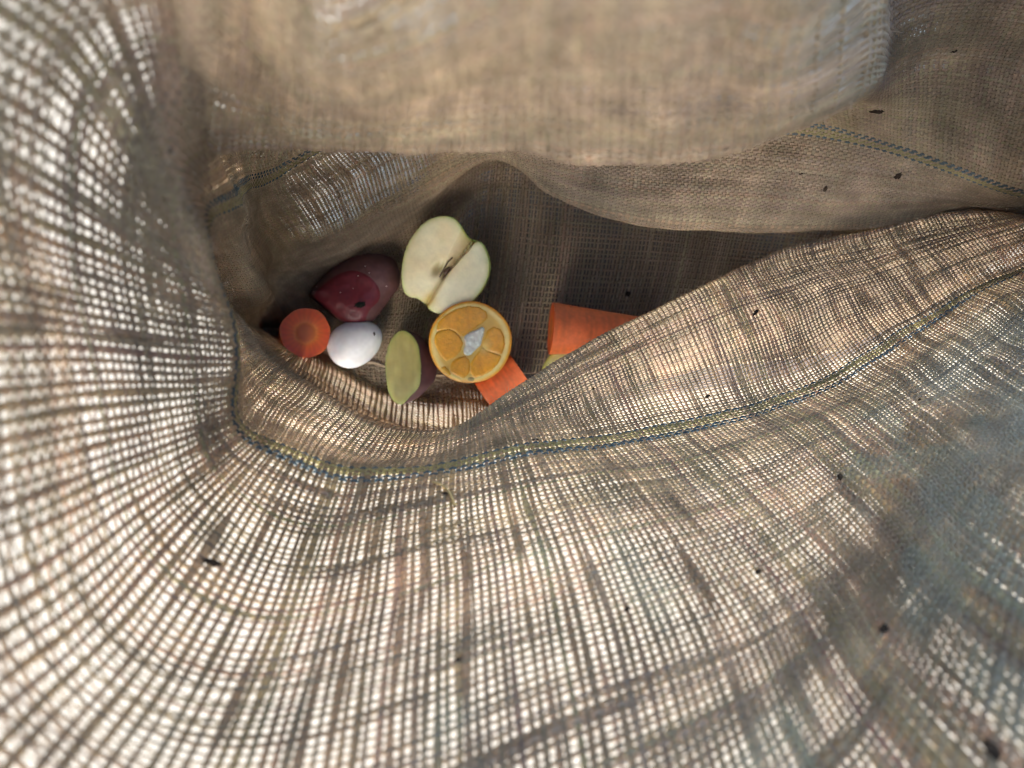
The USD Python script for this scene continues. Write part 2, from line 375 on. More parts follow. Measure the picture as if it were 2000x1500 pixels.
# the coloured stripe
stripe = {-3: 'b', -2: 'b', -1: 'y', 0: 'y', 1: 'y', 2: 'b'}
for dj, cc in stripe.items():
    Cv[:, jS + dj] = (np.array([0.125, 0.155, 0.16]) if cc == 'b' else np.array([0.36, 0.305, 0.15])) * np.exp(0.18 * nz((4, 1), 61)[:, :1])


def tubes(cent, nrm, tan, hw, ht, closed, col, sides=4):
    """Round yarns: cent (threads, samples, 3). Returns vertices, quads, normals, colours."""
    nt, ns = cent.shape[:2]
    bi = np.cross(tan, nrm)
    bi /= np.maximum(np.linalg.norm(bi, axis=2, keepdims=True), 1e-9)
    nr = np.cross(bi, tan)
    ang = np.arange(sides) / sides * 2 * np.pi
    ca, sa = np.cos(ang), np.sin(ang)
    v = cent[:, :, None] + bi[:, :, None] * (hw[:, :, None, None] * ca[:, None]) + nr[:, :, None] * (ht[:, :, None, None] * sa[:, None])
    n = bi[:, :, None] * (ca[:, None] / hw[:, :, None, None]) + nr[:, :, None] * (sa[:, None] / ht[:, :, None, None])
    n /= np.linalg.norm(n, axis=3, keepdims=True)
    idx = np.arange(nt * ns * sides).reshape(nt, ns, sides)
    nxt = np.roll(idx, -1, 1) if closed else idx[:, 1:]
    cur = idx if closed else idx[:, :-1]
    f = np.stack([cur, nxt, np.roll(nxt, -1, 2), np.roll(cur, -1, 2)], -1).reshape(-1, 4)
    c = np.repeat(col[:, :, None], sides, 2)
    return v.reshape(-1, 3), f, n.reshape(-1, 3), c.reshape(-1, 3)


gathered = (ut > us[names.index('N2')] + 0.01) & (ut < us[names.index('K2')] - 0.004)
parity = np.where(gathered[:, None] & (np.arange(NV)[None] < jcut), par3, parity)
short = gathered & (np.arange(NU) % 3 != 0)
sack = thing('burlap_sack', 'open weave tan burlap sack seen from inside its mouth, folded around the food', 'sack')
AMP = 0.00036
cu = C + CN * (parity * AMP)[..., None]
HTu = np.minimum(HWu, 0.00052) * 0.85
v, f, n, c = tubes(cu[~short], CN[~short], Tv[~short], HWu[~short], HTu[~short], False, Cu[~short])
v2, f2, n2, c2 = tubes(cu[short, jcut:], CN[short, jcut:], Tv[short, jcut:], HWu[short, jcut:], HTu[short, jcut:], False, Cu[short, jcut:])
v, f, n, c = np.vstack([v, v2]), np.vstack([f, f2 + len(v)]), np.vstack([n, n2]), np.vstack([c, c2])
tag(raw_mesh('/World/burlap_sack/warp_threads', v, f, jute, n, c), kind='stuff')
cv = np.swapaxes(C - CN * (parity * AMP)[..., None], 0, 1)
keep = np.array([j for j in range(NV) if (j - jS) not in stripe])
sw = lambda X: np.swapaxes(X, 0, 1)
v, f, n, c = tubes(cv[keep], sw(CN)[keep], sw(Tu)[keep], sw(HWv)[keep], np.minimum(sw(HWv)[keep], 0.00052) * 0.85, True, sw(Cv)[keep])
tag(raw_mesh('/World/burlap_sack/weft_threads', v, f, jute, n, c), kind='stuff')
for dj, cc in stripe.items():
    s_ = [jS + dj]
    hwj = np.clip(sw(HWv)[s_] * 1.15, 0.0006, 0.0010)
    v, f, n, c = tubes(cv[s_], sw(CN)[s_], sw(Tu)[s_], hwj, hwj * 0.7, True, sw(Cv)[s_])
    nm = 'blue_stripe_thread' if cc == 'b' else 'yellow_stripe_thread'
    tag(raw_mesh(path_of(nm, '/World/burlap_sack'), v, f, jute, n, c), 'dark blue dyed thread of the stripe' if cc == 'b' else 'yellow dyed thread of the stripe')

# loose fibres standing off the yarns
nf = 42000
fi, fj = rng.integers(0, NU, nf), rng.integers(2, NV - 2, nf)
p0, n0 = C[fi, fj], CN[fi, fj]
dirn = Tu[fi, fj] * rng.standard_normal((nf, 1)) + Tv[fi, fj] * rng.standard_normal((nf, 1)) + n0 * (0.5 * rng.standard_normal((nf, 1)))
dirn /= np.linalg.norm(dirn, axis=1, keepdims=True)
ln = (0.0014 + 0.0042 * rng.random((nf, 1)) ** 2)
bend = np.cross(dirn, n0) * rng.standard_normal((nf, 1)) * 0.5
start = p0 + n0 * (rng.choice([-1, 1], (nf, 1)) * 0.0006)
pts = np.stack([start + dirn * ln * t + bend * ln * t * t for t in (0, 0.5, 1.0)], 1)
pts[..., 2] = np.maximum(pts[..., 2], 0.0012)
bc = UsdGeom.BasisCurves.Define(stage, '/World/burlap_sack/loose_fibres')
bc.CreateTypeAttr('linear')
bc.CreateCurveVertexCountsAttr(Vt.IntArray.FromNumpy(np.full(nf, 3, np.int32)))
bc.CreatePointsAttr(Vt.Vec3fArray.FromNumpy(pts.reshape(-1, 3).astype(np.float32)))
bc.CreateWidthsAttr(Vt.FloatArray.FromNumpy(np.tile(np.array([0.00017, 0.00014, 0.00007], np.float32), nf)))
bc.SetWidthsInterpolation('vertex')
fibre_m = usdkit.material(stage, '/World/Looks/fibre', {'d': ('diffuse_bsdf', {'color': (0.38, 0.29, 0.2)}), 't': ('translucent_bsdf', {'color': (0.38, 0.29, 0.2)}), 'x': ('mix_closure', {'fac': 0.4})},
                          [('d.BSDF', 'x.closure1'), ('t.BSDF', 'x.closure2')], surface='x.closure')
UsdShade.MaterialBindingAPI.Apply(bc.GetPrim()).Bind(fibre_m)
tag(bc.GetPrim(), kind='stuff')


def sweep(pts, rad, sides=8, closed=False):
    pts = np.asarray(pts, float)
    t = np.gradient(pts, axis=0)
    t /= np.linalg.norm(t, axis=1, keepdims=True)
    up = np.tile([0.0, 0.0, 1.0], (len(pts), 1))
    r = np.broadcast_to(rad, (len(pts),))[None, :]
    v, f, n, c = tubes(pts[None], up[None], t[None], r, r, closed, np.zeros((1, len(pts), 3)), sides)
    m = trimesh.Trimesh(v, np.vstack([f[:, [0, 1, 2]], f[:, [0, 2, 3]]]), process=False)
    return m


seam_pts = np.array([W(x, float(np.interp(x, seam_x, seam_y)), 0.62) for x in np.linspace(525, 1635, 160)])
seam_pts[:, 1] += 0.0005 * np.sin(np.arange(160) * 1.3)
seam_pts[:, 2] = 0.0052 + 0.0004 * np.sin(np.arange(160) * 2.1)
twine = solid('seam_twine', (0.42, 0.32, 0.20), 0.9, (0.30, 0.22, 0.14), scale=300, bump=0.6, bscale=1500)
part('bottom_seam', sweep(seam_pts, 0.0011), twine, sack)
rim = C[:, 0]
part('hem', sweep(np.vstack([rim, rim[:1]])[::2], 0.0035), twine, sack)

FLOOR = 0.0056      # top of the cloth lying on the ground
# ------------------------------------------------------------------ the food


def frame(px, py, z, right=(1, 0, 0), up=None, normal=(0, 0, 1)):
    """A local frame: origin where pixel (px, py) meets height z."""
    n = np.asarray(normal, float); n /= np.linalg.norm(n)
    r = np.asarray(right, float); r = r - n * (r @ n); r /= np.linalg.norm(r)
    M = np.eye(4)
    M[:3, 0], M[:3, 1], M[:3, 2] = r, np.cross(n, r), n
    M[:3, 3] = W(px, py, H - z)
    return M


def put(v, M):
    return v @ M[:3, :3].T + M[:3, 3]


def chaikin(p, n=3):
    p = np.asarray(p, float)
    for _ in range(n):
        q = np.roll(p, -1, 0)
        p = np.stack([0.75 * p + 0.25 * q, 0.25 * p + 0.75 * q], 1).reshape(-1, 2)
    return p


def resample(p, n):
    q = np.vstack([p, p[:1]])
    s = np.concatenate([[0], np.cumsum(np.linalg.norm(np.diff(q, axis=0), axis=1))])
    t = np.arange(n) / n * s[-1]
    return np.column_stack([np.interp(t, s, q[:, 0]), np.interp(t, s, q[:, 1])])


def fill(poly, step):
    """Triangles that fill a closed outline: (points, faces, distance to the outline)."""
    sh = shapely.Polygon(poly)
    lo, hi = poly.min(0), poly.max(0)
    xx, yy = np.meshgrid(np.arange(lo[0], hi[0], step), np.arange(lo[1], hi[1], step))
    xx = xx + (np.arange(xx.shape[0]) % 2)[:, None] * step / 2
    q = np.column_stack([xx.ravel(), yy.ravel()])
    inn = shapely.contains_xy(sh.buffer(-step * 0.45), q[:, 0], q[:, 1])
    p = np.vstack([poly, q[inn]])
    t = Delaunay(p).simplices
    c = p[t].mean(1)
    t = t[shapely.contains_xy(sh, c[:, 0], c[:, 1])]
    e1, e2 = p[t[:, 1]] - p[t[:, 0]], p[t[:, 2]] - p[t[:, 0]]
    flip = e1[:, 0] * e2[:, 1] - e1[:, 1] * e2[:, 0] < 0
    t[flip] = t[flip][:, ::-1]
    d = shapely.distance(sh.exterior, shapely.points(p))
    return p, t, d


def lumpy(v, amp, scale, seed):
    return np.asarray(meshkit.noise(v * scale, seed)).reshape(-1, 1) * amp


def ramp3(t, stops):
    at = [s[0] for s in stops]
    return np.stack([np.interp(t, at, [s[1][k] for s in stops]) for k in range(3)], -1)


def half_body(poly, depth_fn, rings=14):
    """The rounded skin below a cut face with outline poly (local xy), bulging along -z; poly points n x 2."""
    c = poly.mean(0)
    vs_, n = [], len(poly)
    for k in range(rings + 1):
        a = k / rings * math.pi / 2
        s = math.cos(a)
        vs_.append(np.column_stack([c + (poly - c) * s, np.full(n, -depth_fn * math.sin(a))]))
    v = np.vstack(vs_)
    idx = np.arange((rings + 1) * n).reshape(rings + 1, n)
    a_, b_ = idx[:-1], idx[1:]
    f = np.stack([a_, b_, np.roll(b_, -1, 1), np.roll(a_, -1, 1)], -1).reshape(-1, 4)
    return v, np.vstack([f[:, [0, 1, 2]], f[:, [0, 2, 3]]])


S_ = lambda d: d / F            # metres per photograph pixel at depth d

# ---- apple half, cut face up
dA = 0.580
zA = H - dA
ap_px = np.array([(863, 424), (845, 427), (826, 438), (806, 460), (791, 488), (784, 520), (783, 550), (788, 573), (800, 581), (812, 581), (822, 588), (829, 593), (836, 603), (848, 611), (868, 614), (893, 608), (920, 592), (942, 566), (954, 540), (957, 515), (950, 490), (940, 474), (930, 471), (922, 470), (912, 463), (902, 446), (893, 432), (880, 425)], float)
cA = np.array([868.0, 520.0])
apl = np.column_stack([(ap_px[:, 0] - cA[0]), -(ap_px[:, 1] - cA[1])]) * S_(dA)
apl = resample(chaikin(apl, 2), 120)
nA = np.array([-0.05, -0.10, 1.0])
MA = frame(cA[0], cA[1], zA, normal=nA)
baseA = W(cA[0], cA[1], H)
apple = thing('apple_half', 'cut half of a green apple with creamy flesh and brown core, cut face up', 'apple', baseA)
p, t, d = fill(apl, 0.00075)
loc = lambda x, y: np.array([(x - cA[0]), -(y - cA[1])]) * S_(dA)


def seg_dist(p, a, b):
    ab = b - a
    s = np.clip(((p - a) @ ab) / (ab @ ab), 0, 1)
    return np.linalg.norm(p - (a + s[:, None] * ab), axis=1), s


aT, aM, aB = loc(926, 470), loc(868, 540), loc(830, 598)
ax = (aT - aB) / np.linalg.norm(aT - aB)
perp = np.array([-ax[1], ax[0]])
dd1, s1 = seg_dist(p, aM, aT)
dd2, s2 = seg_dist(p, aB, aM)
side = (p - aM) @ perp                       # left lobe positive
z = np.zeros(len(p))
# stem bowl: from the middle to the upper right notch, steep on the right lobe, sloping on the left
wl = np.where(side > 0, 0.0125, 0.0020) * (0.35 + 0.65 * s1)
z -= 0.016 * (0.15 + 0.85 * s1) * np.clip(1 - dd1 / wl, 0, 1) ** 1.15
z -= 0.0022 * np.exp(-(dd2 / 0.0016) ** 2)
for cx, cy, rx, ry, dp in ((856, 524, 10, 17, 0.0032), (870, 530, 6, 13, 0.0030)):
    q = p - loc(cx, cy)
    qa, qp = q @ ax / (ry * S_(dA)), q @ perp / (rx * S_(dA))
    z -= dp * np.exp(-(qa ** 2 + qp ** 2) * 1.3)
z += 0.0011 * (1 - np.exp(-d / 0.003)) + lumpy(np.column_stack([p, z]), 0.0005, 130, 3)[:, 0]
core = np.exp(-(np.minimum(dd1, dd2) / 0.0036) ** 2)
axd, _ = seg_dist(p, aB, loc(888, 507))
cav = np.exp(-(axd / 0.0018) ** 2)
col = ramp3(np.clip(d / 0.004, 0, 1), [(0, (0.52, 0.56, 0.20)), (0.35, (0.72, 0.67, 0.38)), (1, (0.80, 0.72, 0.47))])
col = col * (1 - 0.25 * core[:, None] * np.array([0.3, 0.6, 1.2]))
col = col * (1 - 0.62 * cav[:, None]) + np.array([0.33, 0.21, 0.085]) * 0.62 * cav[:, None]
for cx, cy, rx, ry, cc, st_ in ((854, 526, 9, 17, (0.40, 0.32, 0.12), 0.75), (871, 531, 6, 13, (0.14, 0.09, 0.045), 0.9)):
    q = p - loc(cx, cy)
    w_ = (st_ * np.exp(-((q @ ax / (ry * S_(dA))) ** 2 + (q @ perp / (rx * S_(dA))) ** 2) ** 1.5))[:, None]
    col = col * (1 - w_) + np.array(cc) * w_
lowtip = np.exp(-(np.linalg.norm(p - loc(838, 585), axis=1) / 0.005) ** 2)[:, None]
col = col * (1 - 0.6 * lowtip) + np.array([0.62, 0.45, 0.10]) * 0.6 * lowtip
bruise = np.clip(lumpy(np.column_stack([p, 0 * p[:, :1]]), 1.6, 75, 31) - 0.1, 0, 1) * 0.28 + 0.10 * np.exp(-d / 0.0012)[:, None]
col = col * (1 - bruise * np.array([0.35, 0.6, 0.9]))
part('cut_face', (put(np.column_stack([p, z]), MA), t), flesh_m, apple, col=col, shift=baseA)
v, f = half_body(apl, 0.033, 16)
e = v[:, 2] < -1e-6
v[:, :2] *= np.where(e, 1.0 + 0.05 * np.sin(np.clip(-v[:, 2] / 0.033, 0, 1) * math.pi), 1.0)[:, None]
v = v + np.column_stack([lumpy(v, 0.0006, 60, k) for k in (5, 6, 7)]) * e[:, None]
vw = put(v, MA)
vw[:, 2] = np.maximum(vw[:, 2], FLOOR)
hue = np.clip(0.5 + 1.5 * lumpy(v, 1.0, 90, 9), 0, 1)
part('skin', (vw, f), skin_m, apple, col=np.array([0.36, 0.50, 0.10]) * (1 - hue * 0.35) + np.array([0.2, 0.16, 0.03]) * hue, shift=baseA)
dark = solid('seed_brown', (0.055, 0.028, 0.014), 0.4, (0.10, 0.055, 0.03), scale=200)
line = [put(np.array([[*loc(x, y), h]]), MA)[0] for x, y, h in ((850, 556, -.0005), (856, 545, -.0002), (862, 534, .0006), (868, 524, .001), (875, 512, .0004), (884, 503, -.001))]
line = np.array(line)
line = np.stack([np.interp(np.linspace(0, 5, 26), np.arange(6), line[:, k]) for k in range(3)], 1)
part('core_fibre', sweep(line, 0.00055), dark, apple, shift=baseA)
s = trimesh.creation.icosphere(3, 1.0)
sv = s.vertices * np.array([0.0033, 0.0017, 0.0014])
sv[:, 1] *= 1 - 0.35 * sv[:, 0] / 0.0033
th = math.atan2(ax[1], ax[0])
R2 = np.array([[math.cos(th), -math.sin(th), 0], [math.sin(th), math.cos(th), 0], [0, 0, 1]])
part('seed', (put(sv @ R2.T + np.array([*loc(872, 528), -0.0022]), MA), s.faces), dark, apple, shift=baseA)

# ---- orange half, cut face up
dO = 0.580
cO = np.array([918.5, 669.0])
sc = S_(dO)
MO = frame(cO[0], cO[1], H - dO, normal=(0.02, -0.05, 1.0))
baseO = W(cO[0], cO[1], H)
orange = thing('orange_half', 'halved orange showing amber segments around a white pith, beside the apple', 'orange', baseO)
oc = lambda x, y: np.array([(760 + x / 4.1655) - cO[0], -((410 + y / 4.1655) - cO[1])]) * sc
th = np.linspace(0, 2 * np.pi, 120, endpoint=False)
RO = 80.5 * sc
rr = RO * (1 + 0.012 * np.sin(2 * th + 0.6) + 0.006 * np.sin(5 * th))
ring = np.column_stack([np.cos(th) * rr, np.sin(th) * rr])
v, f = half_body(ring, 0.031, 16)
v = v + np.column_stack([lumpy(v, 0.0003, 260, k) for k in (1, 2, 3)]) * (v[:, 2:] < -1e-6)
rind = pigment('rind', rough=0.42, scale=500, amount=0.15, sss=0.15, bump=0.9, bscale=1300)
vw = put(v, MO); vw[:, 2] = np.maximum(vw[:, 2], FLOOR)
part('rind', (vw, f), rind, orange, col=np.tile([0.74, 0.25, 0.018], (len(v), 1)), shift=baseO)
p, t, d = fill(ring, 0.0010)
z = -0.0004 + 0.0009 * np.clip(d / 0.002, 0, 1)
col = ramp3(np.clip(d / (80 * sc), 0, 1), [(0, (0.74, 0.27, 0.02)), (0.04, (0.76, 0.34, 0.04)), (0.085, (0.76, 0.50, 0.16)), (0.13, (0.76, 0.52, 0.19)), (0.2, (0.66, 0.36, 0.065)), (0.75, (0.66, 0.36, 0.065)), (1, (0.76, 0.62, 0.36))])
part('pith', (put(np.column_stack([p, z]), MO), t), flesh_m, orange, col=col, shift=baseO)
segs = [
 [(388, 985), (400, 925), (450, 870), (540, 815), (640, 787), (730, 795), (790, 830), (798, 880), (760, 915), (690, 965), (620, 1010), (585, 1030), (545, 985), (490, 962), (430, 975)],
 [(384, 1005), (430, 985), (490, 972), (540, 995), (580, 1045), (600, 1085), (575, 1150), (530, 1195), (465, 1226), (420, 1180), (385, 1115), (370, 1060)],
 [(498, 1285), (515, 1240), (560, 1205), (615, 1193), (645, 1215), (655, 1260), (648, 1320), (610, 1368), (560, 1352), (510, 1320)],
 [(800, 985), (850, 955), (905, 975), (932, 1030), (938, 1100), (915, 1170), (860, 1160), (790, 1140), (760, 1095), (785, 1040)],
 [(670, 1250), (700, 1195), (755, 1120), (790, 1150), (860, 1172), (908, 1190), (880, 1250), (830, 1305), (760, 1345), (690, 1362), (665, 1320)],
 [(425, 1285), (450, 1275), (480, 1300), (500, 1340), (480, 1345), (445, 1315)],
]
pulp = pigment('orange_pulp', rough=0.22, scale=350, amount=0.22, sss=0.35, bump=0.5, bscale=900, spec=0.5)
for k, sg in enumerate(segs):
    pl = np.array([oc(*q) for q in sg])
    pl = np.array(shapely.Polygon(pl).buffer(0.0026).buffer(-0.0032).buffer(0.00145).exterior.coords)[:-1]
    pl = resample(chaikin(pl, 1), 90)
    if shapely.Polygon(pl).exterior.is_ccw is False:
        pl = pl[::-1]
    p, t, d = fill(pl, 0.0009)
    cen = oc(690, 1095)
    ang = np.arctan2(p[:, 1] - cen[1], p[:, 0] - cen[0]); rad = np.linalg.norm(p - cen, axis=1)
    fib = np.asarray(meshkit.noise(np.column_stack([ang * 9, rad * 220, np.full(len(p), k * 3.0)]), 4)).ravel()
    z = 0.0006 + 0.00045 * (1 - np.exp(-d / 0.0012)) + 0.00030 * fib
    z[d < 1e-9] = 0.0
    tone = np.clip(0.5 + 1.5 * fib, 0, 1)[:, None]
    edge = np.exp(-d / 0.0006)[:, None]
    col = np.array([0.50, 0.18, 0.006]) * (1 - tone) + np.array([0.69, 0.29, 0.015]) * tone
    if k in (3, 4):
        pale = np.exp(-(np.linalg.norm(p - oc(770, 1110), axis=1) / 0.0055) ** 2)[:, None]
        col = col * (1 - 0.55 * pale) + np.array([0.80, 0.55, 0.18]) * 0.55 * pale
    col = col * (1 - 0.25 * edge) + np.array([0.78, 0.44, 0.09]) * 0.25 * edge
    part('segment', (put(np.column_stack([p, z]), MO), t), pulp, orange, col=col, shift=baseO)
pc = resample(chaikin([oc(*q) for q in [(600, 1035), (660, 995), (720, 975), (755, 945), (780, 965), (770, 1015), (755, 1060), (745, 1105), (700, 1140), (660, 1190), (610, 1180), (600, 1140), (625, 1100)]], 3), 90)
if not shapely.Polygon(pc).exterior.is_ccw:
    pc = pc[::-1]
p, t, d = fill(pc, 0.0006)
z = 0.0009 + 0.0007 * (1 - np.exp(-d / 0.0008)) + lumpy(np.column_stack([p, 0 * d]), 0.0009, 500, 2)[:, 0]
z[d < 1e-9] = 0.0
gr = np.clip(lumpy(np.column_stack([p, 0 * d]), 2.2, 520, 8) - 0.35, 0, 0.5)
part('core_pith', (put(np.column_stack([p, z]), MO), t), flesh_m, orange, col=np.array([0.82, 0.78, 0.66]) * (1 - gr) + np.array([0.40, 0.30, 0.22]) * gr, shift=baseO)
s = trimesh.creation.icosphere(2, 1.0)
part('stem_scar', (put(s.vertices * np.array([0.0026, 0.0016, 0.0006]) + np.array([*oc(665, 1378), 0.0004]), MO), s.faces), solid('scar', (0.42, 0.33, 0.12), 0.7, (0.25, 0.18, 0.07), scale=400), orange, shift=baseO)

# ---- carrots
carrot_c = lambda v, seed: np.array([0.58, 0.074, 0.010]) * (1 + 0.5 * lumpy(v, 1.0, 110, seed))


def carrot(name, label, a, b, ra, rb, seed, core_at=1, sides=48, extra=None, group=None):
    """A chunk of carrot from point a (radius ra) to b (rb); the cut ends are parts of their own with a paler core."""
    a, b = np.asarray(a, float), np.asarray(b, float)
    bs = np.array([(a[0] + b[0]) / 2, (a[1] + b[1]) / 2, 0])
    th_ = thing(name, label, 'carrot', bs, group)
    L = np.linalg.norm(b - a)
    n = (b - a) / L
    r = np.cross(n, [0.3, 0.9, 0.2]); r /= np.linalg.norm(r)
    M = np.eye(4); M[:3, 0], M[:3, 1], M[:3, 2], M[:3, 3] = r, np.cross(n, r), n, a
    K = 110
    tt = np.linspace(0, 1, K)
    ang = np.linspace(0, 2 * np.pi, sides, endpoint=False)
    rad = (ra + (rb - ra) * tt)[:, None] * (1 + 0.02 * np.sin(3 * ang + seed) + 0.012 * np.sin(7 * ang + 2 * seed))[None]
    rad = rad * (1 + 0.02 * np.sin(tt * 23 + seed)[:, None] * (0.5 + 0.5 * np.sin(2 * ang + seed))[None])
    v = np.stack([rad * np.cos(ang), rad * np.sin(ang), np.broadcast_to(tt[:, None] * L, rad.shape)], -1).reshape(-1, 3)
    idx = np.arange(K * sides).reshape(K, sides)
    A_, B_ = idx[:-1], idx[1:]
    f = np.stack([A_, np.roll(A_, -1, 1), np.roll(B_, -1, 1), B_], -1).reshape(-1, 4)
    f = np.vstack([f[:, [0, 1, 2]], f[:, [0, 2, 3]]])
    sc_ = np.asarray(meshkit.noise(np.column_stack([np.tile(np.cos(ang) * 1.6, K), np.tile(np.sin(ang) * 1.6, K), v[:, 2] * 520]), seed + 3)).reshape(-1, 1)
    pale_ = np.clip(lumpy(v, 1.6, 60, seed + 9), 0, 0.35)
    cs = carrot_c(v, seed) * (1 - 0.28 * np.clip((sc_ - 0.3) * 2.0, 0, 1))
    part('skin', (put(v, M), f), skin_m, th_, col=cs * (1 - pale_) + np.array([0.62, 0.22, 0.07]) * pale_, shift=bs)
    for end in (0, 1):
        ring = v.reshape(K, sides, 3)[-1 if end else 0]
        p, t, d = fill(ring[:, :2], (rb if end else ra) / 14)
        zc = (L if end else 0.0)
        q = np.linalg.norm(p, axis=1) / (rb if end else ra)
        an = np.arctan2(p[:, 1], p[:, 0])
        z = zc + (1 if end else -1) * (0.0002 * (1 - q ** 4) - 0.0004 * np.exp(-((q - 0.42) / 0.07) ** 2))
        col = ramp3(q * (1 + 0.03 * np.sin(6 * an)), [(0, (0.58, 0.14, 0.02)), (0.33, (0.55, 0.12, 0.018)), (0.42, (0.74, 0.20, 0.026)), (0.55, (0.74, 0.125, 0.012)), (0.9, (0.72, 0.085, 0.008)), (1, (0.72, 0.12, 0.014))])
        col = col * (1 + 0.07 * np.sin(an * 23 + q * 3)[:, None] * (q > 0.4)[:, None])
        part('cut_face', (put(np.column_stack([p, z]), M), t if end else t[:, ::-1]), flesh_m, th_, col=col, shift=bs)
    return th_


carrot('carrot_chunk', 'round orange carrot chunk standing on end beside the white egg', W(590, 655, H - FLOOR), W(597, 650, 0.586), 0.0170, 48.5 * S_(0.586), 1)
a0 = W(1076, 641, H - 0.026)
carrot('carrot_chunk', 'long tapering carrot piece lying alone, half hidden by the right fold', a0, a0 + np.array([0.088, -0.006, -0.006]), 0.0203, 0.0125, 2)
a1 = W(944, 772, H - 0.0195); b1 = W(1016, 722, H - 0.0195)
carrot('carrot_chunk', 'short red carrot piece tucked under the edge of the orange', a1, b1, 0.0138, 0.0138, 5)

# ---- egg
dE = 0.600
cE = W(693, 670, dE)
egg = thing('egg', 'small white egg beside the carrot slice, partly under the purple piece', 'egg', (cE[0], cE[1], 0))
s = trimesh.creation.icosphere(5, 1.0)
ev = np.array(s.vertices)
ev[:, 1:] *= (1 - 0.13 * ev[:, :1])
ev = ev * np.array([0.0222, 0.0176, 0.0168])
tE = math.radians(28)
ev = ev @ np.array([[math.cos(tE), math.sin(tE), 0], [-math.sin(tE), math.cos(tE), 0], [0, 0, 1]])
ev = ev + np.array([cE[0], cE[1], FLOOR + 0.0168])
spots = np.clip((np.asarray(meshkit.noise(ev * 420, 3)).reshape(-1, 1) - 0.42) / 0.2, 0, 1) * 0.05
shell = pigment('egg_shell', rough=0.55, scale=160, amount=0.05, sss=0.25, bump=0.05, bscale=2400)
part('shell', (ev, s.faces), shell, egg, col=np.array([0.68, 0.665, 0.63]) * (1 - spots) * (1 - 0.08 * np.clip(lumpy(ev, 1.0, 55, 2), 0, 1)), shift=(cE[0], cE[1], 0))
dirt_m = solid('dirt', (0.018, 0.012, 0.008), 0.95, (0.055, 0.036, 0.023), scale=600, bump=0.5, spec=0.1)
s2 = trimesh.creation.icosphere(2, 1.0)
eg = W(731, 652, 0.5935)
near = ev[np.argmin(np.linalg.norm(ev[:, :2] - eg[:2], axis=1) - 0.15 * ev[:, 2])]
part('dirt_spot', (s2.vertices * np.array([0.0011, 0.0016, 0.0004]) + near, s2.faces), dirt_m, egg, shift=(cE[0], cE[1], 0))

# ---- purple root piece with a darker smooth face
dP = 0.574
pp = np.array([(490, 610), (560, 500), (690, 375), (830, 255), (1000, 160), (1200, 112), (1380, 118), (1530, 185), (1590, 350), (1580, 520), (1480, 640), (1390, 760), (1300, 900), (1190, 985), (1050, 1003), (920, 970), (800, 880), (640, 745), (530, 665)], float)
pp = np.column_stack([530 + pp[:, 0] / 6, 480 + pp[:, 1] / 6])
cP = np.array([706.0, 574.0])
pl = np.column_stack([pp[:, 0] - cP[0], -(pp[:, 1] - cP[1])]) * S_(0.588)
pl = resample(chaikin(pl, 2), 100)[::-1]
if not shapely.Polygon(pl).exterior.is_ccw:
    pl = pl[::-1]
bP = W(cP[0], cP[1], H)
root = thing('purple_root_piece', 'dark maroon root piece with a smooth wine coloured face and a black spot', 'root vegetable', bP)
p, t, d = fill(pl, 0.0012)
dome = np.sqrt(np.clip(1 - (1 - np.clip(d / 0.017, 0, 1)) ** 2, 0, 1))
zmid = 0.0215 + 0.30 * p[:, 1] * 0 + 0.0
zt = zmid + 0.0135 * dome + (lumpy(np.column_stack([p, 0 * d]), 0.0014, 110, 3) + lumpy(np.column_stack([p, 0 * d]), 0.0004, 380, 13))[:, 0] * np.clip(d / 0.004, 0, 1)
zt -= np.clip(-(p[:, 1] + 0.010) / 0.02, 0, 1) * 0.0
fp = np.array([(560, 655), (640, 560), (760, 460), (900, 372), (1060, 335), (1200, 380), (1300, 450), (1375, 550), (1388, 660), (1330, 745), (1255, 810), (1215, 900), (1180, 985), (1050, 998), (930, 962), (820, 880), (690, 775), (600, 705)], float)
fl = np.column_stack([530 + fp[:, 0] / 6 - cP[0], -(480 + fp[:, 1] / 6 - cP[1])]) * S_(0.588)
fl = resample(chaikin(fl, 2), 90)
if not shapely.Polygon(fl).exterior.is_ccw:
    fl = fl[::-1]
face = shapely.Polygon(fl)
inside = shapely.contains_xy(face, p[:, 0], p[:, 1])
din = np.where(inside, shapely.distance(face.exterior, shapely.points(p)), 0)
plane = 0.0290 + 0.10 * p[:, 1] + 0.03 * p[:, 0]
bl = 0.12 * np.clip(din / 0.008, 0, 1)
zt = zt * (1 - bl) + np.minimum(zt, plane - 0.0006) * bl
zb = 0.0215 - 0.0135 * dome
zb = np.maximum(zb, FLOOR)
nb = len(p)
rim_ = d < 1e-9
v = np.vstack([np.column_stack([p, zt]), np.column_stack([p, zb])])
f = np.vstack([t, t[:, ::-1] + nb])
M0 = np.eye(4); M0[:3, 3] = bP; M0[2, 3] = 0
dust = np.clip(0.5 + 1.2 * lumpy(v, 1.0, 170, 12), 0, 1)
part('skin', (put(v, M0), f), skin_m, root, col=np.array([0.050, 0.013, 0.015]) * (1 - dust) + np.array([0.085, 0.034, 0.031]) * dust, shift=bP)
p2, t2, d2 = fill(fl, 0.0012)
z2 = np.interp(d2, [0, 0.0008, 0.004], [-0.0018, 0.0, 0.0006])
from scipy.interpolate import LinearNDInterpolator
zs = LinearNDInterpolator(p, zt)(p2)
zs = np.where(np.isnan(zs), 0.022, zs)
wine = np.clip(0.5 + 1.4 * lumpy(np.column_stack([p2, 0 * d2]), 1.0, 140, 5), 0, 1)
face_m = pigment('wet_face', rough=0.42, scale=300, amount=0.3, sss=0.1, bump=0.5, bscale=300, spec=0.3)
